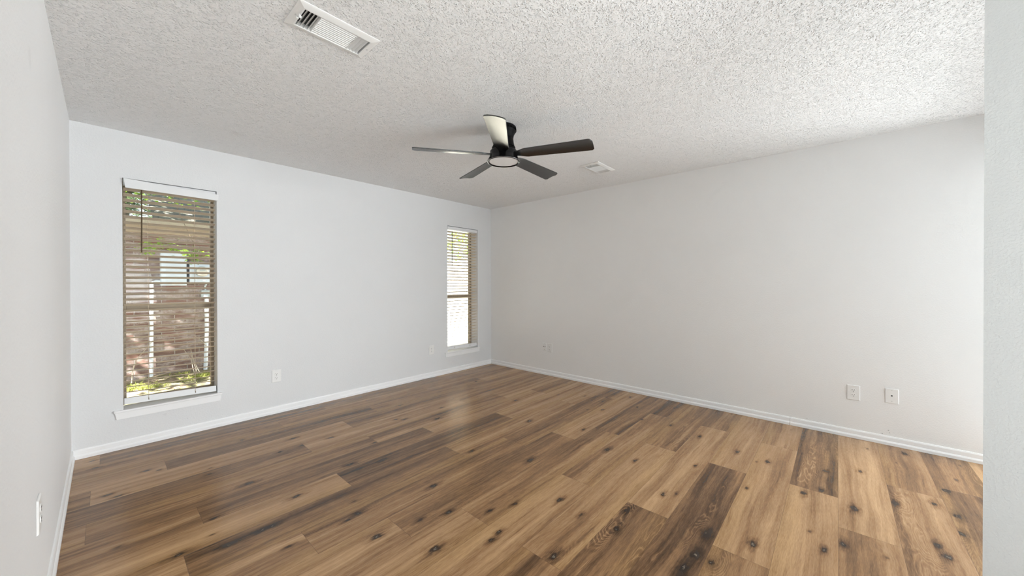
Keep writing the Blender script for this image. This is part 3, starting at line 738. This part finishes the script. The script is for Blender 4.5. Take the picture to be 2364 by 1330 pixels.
# ------------------------------------------------------------------ outdoors
YW = 6.7                                             # face of the neighbour's wall
def gz(x, y): return .055 + .018*math.sin(3.1*x+1.7*y) + .014*math.sin(7.3*x-4.1*y)
bm = B(); gx = [-7+.25*i for i in range(69)]; gy_ = [YB+WT+.02+.16*i for i in range(20)]
gv = [[bm.verts.new((x, y, gz(x, y)-.06*(1 if y < 5.2 else 0))) for y in gy_] for x in gx]
for i in range(len(gx)-1):
    for j in range(len(gy_)-1): bm.faces.new((gv[i][j], gv[i+1][j], gv[i+1][j+1], gv[i][j+1]))
tag(obj('ground', bm, M_GROUND, None, 0, True), 'dry leaf-strewn ground outside the left window', 'ground', kind='structure')

bm = B(); box(bm, 2.2, 4.9, YB+.24, 6.0, .045, .10)  # slab added to bounce sunlight onto the corner window's slats
tag(obj('path', bm, M_BOUNCE_CONC, None, .01), 'added pale concrete path bouncing sunlight at the corner window', 'path', kind='structure')
hs = thing('house', 'brick house next door seen through the left window', 'house', (0, YW, 0))
def H(name, bm, material, bev=0):
    o = obj(name, bm, material, hs, bev); o.matrix_parent_inverse = Matrix.Translation((0, -YW, 0)); return o
bm = B(); box(bm, -7, 4.6, YW, YW+.25, -.1, 2.10); H('brick_wall', bm, M_BRICK)
bm = B(); box(bm, -7, 4.6, YW-.42, YW-.40, 2.005, 2.075); box(bm, -7, 4.6, YW-.025, YW, 1.93, 2.03); H('fascia_board', bm, M_FASCIA, .003)
bm = B(); box(bm, -7, 4.6, YW-.40, YW, 2.03, 2.042); H('soffit', bm, M_FASCIA)
bm = B(); prism(bm, [(YW-.45, 2.078), (YW-.45, 2.092), (YW+3.6, 3.75), (YW+3.6, 3.72)], 'x', .40, 4.6); H('roof', bm, M_SHINGLE)

pn = thing('electric_panel', 'pale grey electric box on the brick wall outside the left window', 'electric box', (.62, YW, 1.24))
def at(root):
    inv = Matrix.Translation(-Vector(root.location))
    def f(name, bm, material, bev=0, smooth=False, parent=None):
        o = obj(name, bm, material, parent or root, bev, smooth); o.matrix_parent_inverse = inv if parent is None else Matrix.Identity(4); return o
    return f
q = at(pn)
bm = B(); box(bm, .492, .748, YW-.11, YW-.0005, 1.245, 1.70); q('cabinet', bm, M_PANEL, .006)
bm = B(); box(bm, .498, .742, YW-.122, YW-.11, 1.258, 1.690); q('door', bm, M_PANEL, .004)
bm = B(); box(bm, .60, .66, YW-.128, YW-.122, 1.262, 1.275); q('latch', bm, M_SIDING_WHITE, .002)
bm = B(); box(bm, .7485, .776, YW-.06, YW-.0005, 1.30, 1.64); q('gap_strip', bm, M_DARKGAP, .004)  # dark strip filling the gap between the boxes, in place of its shade
mb = thing('meter_box', 'grey meter box with a round electric meter, beside the electric box', 'electric meter', (.905, YW, 1.28))
q = at(mb)
bm = B(); box(bm, .779, 1.031, YW-.10, YW-.0005, 1.284, 1.572); q('cabinet', bm, M_PANEL, .006)
bm = B(); disc_y(bm, .907, 1.44, .072, YW-.10, YW-.125, 40); q('meter_ring', bm, M_GREYBOX, .004)
bm = B(); disc_y(bm, .907, 1.44, .066, YW-.125, YW-.19, 40); q('meter_dome', bm, M_METER, .02, True)
bm = B(); box(bm, .875, .935, YW-.196, YW-.189, 1.446, 1.466); q('meter_display', bm, M_GREYBOX, .002)
bm = B(); box(bm, .915, .945, YW-.106, YW-.10, 1.305, 1.325); q('latch', bm, M_PIPE, .002)
nb = thing('utility_box', 'small grey utility box on the brick below the meter', 'utility box', (.95, YW, 1.06)); q = at(nb)
bm = B(); box(bm, .905, 1.005, YW-.07, YW-.0005, 1.06, 1.18); q('cabinet', bm, M_GREYBOX, .008)
bm = B(); box(bm, .93, .98, YW-.078, YW-.07, 1.085, 1.115); q('label_plate', bm, M_PANEL, .002)
bm = B(); tube(bm, [(.955, YW-.03, 1.18), (.95, YW-.03, 1.23), (.97, YW-.03, 1.284)], .012, 8); q('cable', bm, M_GREYBOX, 0, True)
bm = B(); tube(bm, [(.50, YW-.045, 1.300), (.455, YW-.045, 1.302), (.425, YW-.045, 1.290), (.412, YW-.045, 1.262), (.411, YW-.045, 1.2), (.408, YW-.045, .5), (.405, YW-.045, .06)], .019, 14)
tag(obj('conduit_pipe', bm, M_PIPE, None, 0, True), 'white conduit bending into the left side of the electric box', 'pipe', 'white conduit pipes')
bm = B(); tube(bm, [(.965, YW-.045, 1.06), (.965, YW-.045, .6), (.958, YW-.045, .3), (.948, YW-.045, .05)], .023, 14)
tag(obj('conduit_pipe', bm, M_PIPE, None, 0, True), 'white conduit running down below the small utility box', 'pipe', 'white conduit pipes')

def leaf(bm, c, size, droop=.3):
    a = random.uniform(0, 2*PI); d = Vector((math.cos(a), math.sin(a), random.uniform(-droop-.4, droop))).normalized()
    s = d.cross(Vector((random.uniform(-.4, .4), random.uniform(-.4, .4), 1))).normalized()*size*.34; u = s.cross(d).normalized()*size*.06
    c = Vector(c); P = [c, c+d*size*.35+s, c+d*size, c+d*size*.35-s, c+d*size*.4-u]
    v = [bm.verts.new(p) for p in P]
    bm.faces.new((v[0], v[1], v[4])); bm.faces.new((v[1], v[2], v[4])); bm.faces.new((v[2], v[3], v[4])); bm.faces.new((v[3], v[0], v[4]))
# tree between the houses: its crown is above the view, one leafy branch hangs into it
tr_ = thing('tree', 'green tree whose leafy branch hangs in front of the electric box', 'tree', (-1.6, 5.5, 0)); q = at(tr_)
bm = B(); tube(bm, [(-1.6, 5.5, 0), (-1.58, 5.52, 1.2), (-1.5, 5.5, 2.4), (-1.4, 5.45, 3.4)], .09, 12, .04)
tube(bm, [(-1.52, 5.5, 2.3), (-.8, 5.55, 2.7), (0.0, 5.6, 2.75), (.5, 5.62, 2.3)], .035, 8, .012)
q('trunk', bm, M_BARK, 0, True)
bm = B()
for i in range(20000):
    a = random.uniform(0, 2*PI); rr_ = math.sqrt(random.random())
    c = (-1.6 + 3.4*rr_*math.cos(a), 5.7 + 1.5*rr_*math.sin(a), 3.5 + random.uniform(-.6, 1.1))
    if math.sin(c[0]*3.1+c[2]*2)+math.sin(c[1]*5+c[0]*1.7) > -1.15: leaf(bm, c, random.uniform(.07, .13))
q('crown', bm, M_CROWN)
bm = B()
tube(bm, [(.5, 5.62, 2.3), (.62, 5.6, 1.95), (.70, 5.58, 1.72), (.72, 5.58, 1.55)], .0035, 6, .0015)
for k_ in range(3): tube(bm, [(.66, 5.6, 1.82-.05*k_), (.45-.05*k_, 5.55+.05*k_, 1.72-.05*k_), (.30+.03*k_, 5.55, 1.66-.05*k_)], .0016, 5, .0008); tube(bm, [(.68, 5.6, 1.78-.05*k_), (.80, 5.6, 1.66-.04*k_), (.90, 5.6, 1.62-.06*k_)], .0016, 5, .0008)
q('hanging_branch', bm, M_BARK)
bm = B()
for cx_, cz_, sx_, n_ in ((.36, 1.70, .06, 70), (.34, 1.63, .05, 60), (.60, 1.66, .08, 70), (.72, 1.63, .09, 110), (.66, 1.58, .05, 50), (.85, 1.60, .05, 40), (.45, 1.74, .05, 25)):
    for i in range(n_): leaf(bm, (cx_+random.gauss(0, sx_), 5.58+random.uniform(-.08, .08), cz_+random.gauss(0, .022)), random.uniform(.025, .05), .2)
for i in range(14): leaf(bm, (.70+random.uniform(-.03, .04), 5.58, random.uniform(1.50, 1.6)), .06)
for i in range(260): leaf(bm, (random.uniform(.10, 1.1), 5.7+random.uniform(-.15, .15), 2.28+random.gauss(0, .07)), random.uniform(.04, .06))
q('hanging_leaves', bm, M_LEAF)
# weeds and dry stems at the foot of the wall
def weed(x, y, label, n, h, material=M_WEED, spread=.16):
    bm = B()
    for i in range(n):
        a = random.uniform(0, 2*PI); rr_ = random.uniform(0, spread); bx, by = x+rr_*math.cos(a)*1.5, y+rr_*math.sin(a)*.8
        hh = h*random.uniform(.5, 1.1); d = Vector((random.gauss(0, .5), random.gauss(0, .4), 1)).normalized(); s = Vector((.004, 0, 0))+Vector((0, .002, 0)); b0 = Vector((bx, by, gz(bx, by)-.05))
        t1 = b0+d*hh*.6; t2 = b0+d*hh+Vector((d.x*hh*.5, d.y*hh*.5, -hh*.15))
        v = [bm.verts.new(p) for p in (b0-s, b0+s, t1+s*1.6, t1-s*1.6, t2)]
        bm.faces.new((v[0], v[1], v[2], v[3])); bm.faces.new((v[3], v[2], v[4]))
        if i % 2 == 0: leaf(bm, t1, h*.19)
    tag(obj('weed_clump', bm, material), label, 'plant', 'weeds along the brick wall')
weed(.24, 6.08, 'yellow-green weed clump at the lower left of the left window', 360, .14)
weed(.86, 6.16, 'sunny weed clump below the utility box', 320, .13)
weed(.66, 6.5, 'small green weed at the foot of the brick wall', 60, .12, spread=.07)
weed(.56, 5.75, 'thin weed clump nearest the glass outside the left window', 120, .08)
def stems(pts_list, label):
    bm = B()
    for pts in pts_list: tube(bm, pts, .006, 6, .0025)
    tag(obj('dry_stem', bm, M_TWIG, None, 0, True), label, 'dry stem', 'dry stems outside')
stems([[(.215, 6.3, .08), (.225, 6.3, .24), (.26, 6.32, .36), (.34, 6.34, .47), (.40, 6.36, .56)]], 'pale curved dry stem left of the conduit')
stems([[(.80, 6.4, .06), (.77, 6.42, .25), (.70, 6.44, .40)], [(.83, 6.4, .06), (.78, 6.42, .3), (.76, 6.4, .42)], [(.86, 6.4, .06), (.80, 6.42, .22), (.76, 6.44, .34)], [(.93, 6.45, .42), (.86, 6.46, .52), (.80, 6.5, .58)]], 'cluster of crossing dry twigs between the two conduits')

# pale board fence closing the gap between the houses, seen through the corner window
fc = thing('board_fence', 'sunlit pale board fence seen through the corner window', 'fence', (4.95, 5.5, 0)); q = at(fc)
bm = B(); y = YB+WT+.05
while y < YW-.02:
    e = min(y+.138, YW-.005); box(bm, 4.95, 4.968, y, e, .03, 1.74+random.uniform(-.01, .01)); y += .142
q('boards', bm, M_FENCE)
for zz in (.4, 1.5):
    bm = B(); box(bm, 4.969, 5.005, YB+WT+.05, YW-.005, zz, zz+.09); q('rail', bm, M_FENCE)
for yy in (YB+WT+.06, YW-.11):
    bm = B(); box(bm, 5.006, 5.096, yy, yy+.09, -.1, 1.78); q('post', bm, M_FENCE)
tr2 = thing('tree', 'bright yellow-green tree above the pale fence outside the corner window', 'tree', (6.6, 6.6, 0)); q = at(tr2)
bm = B(); tube(bm, [(6.6, 6.6, 0), (6.58, 6.6, 1.2), (6.5, 6.5, 2.2), (6.45, 6.4, 2.8)], .07, 10, .03); q('trunk', bm, M_BARK, 0, True)
bm = B()
for i in range(1500):
    a = random.uniform(0, 2*PI); rr_ = math.sqrt(random.random())
    leaf(bm, (6.5+1.1*rr_*math.cos(a), 6.5+1.2*rr_*math.sin(a), 2.25+random.gauss(0, .35)), random.uniform(.07, .13))
q('crown', bm, M_LEAF)
# tree far beyond the end of the roof
tr3 = thing('tree', 'distant green tree past the roof end, top left corner of the left window', 'tree', (.3, 14, 0)); q = at(tr3)
bm = B(); tube(bm, [(.3, 14, 0), (.3, 14, 2.5), (.45, 14, 4.2)], .16, 10, .08); q('trunk', bm, M_BARK, 0, True)
bm = B()
for i in range(6000):
    leaf(bm, (.3+random.gauss(0, .75), 14+random.gauss(0, .6), 4.0+random.gauss(0, .75)), random.uniform(.09, .16))
q('crown', bm, M_CROWN)
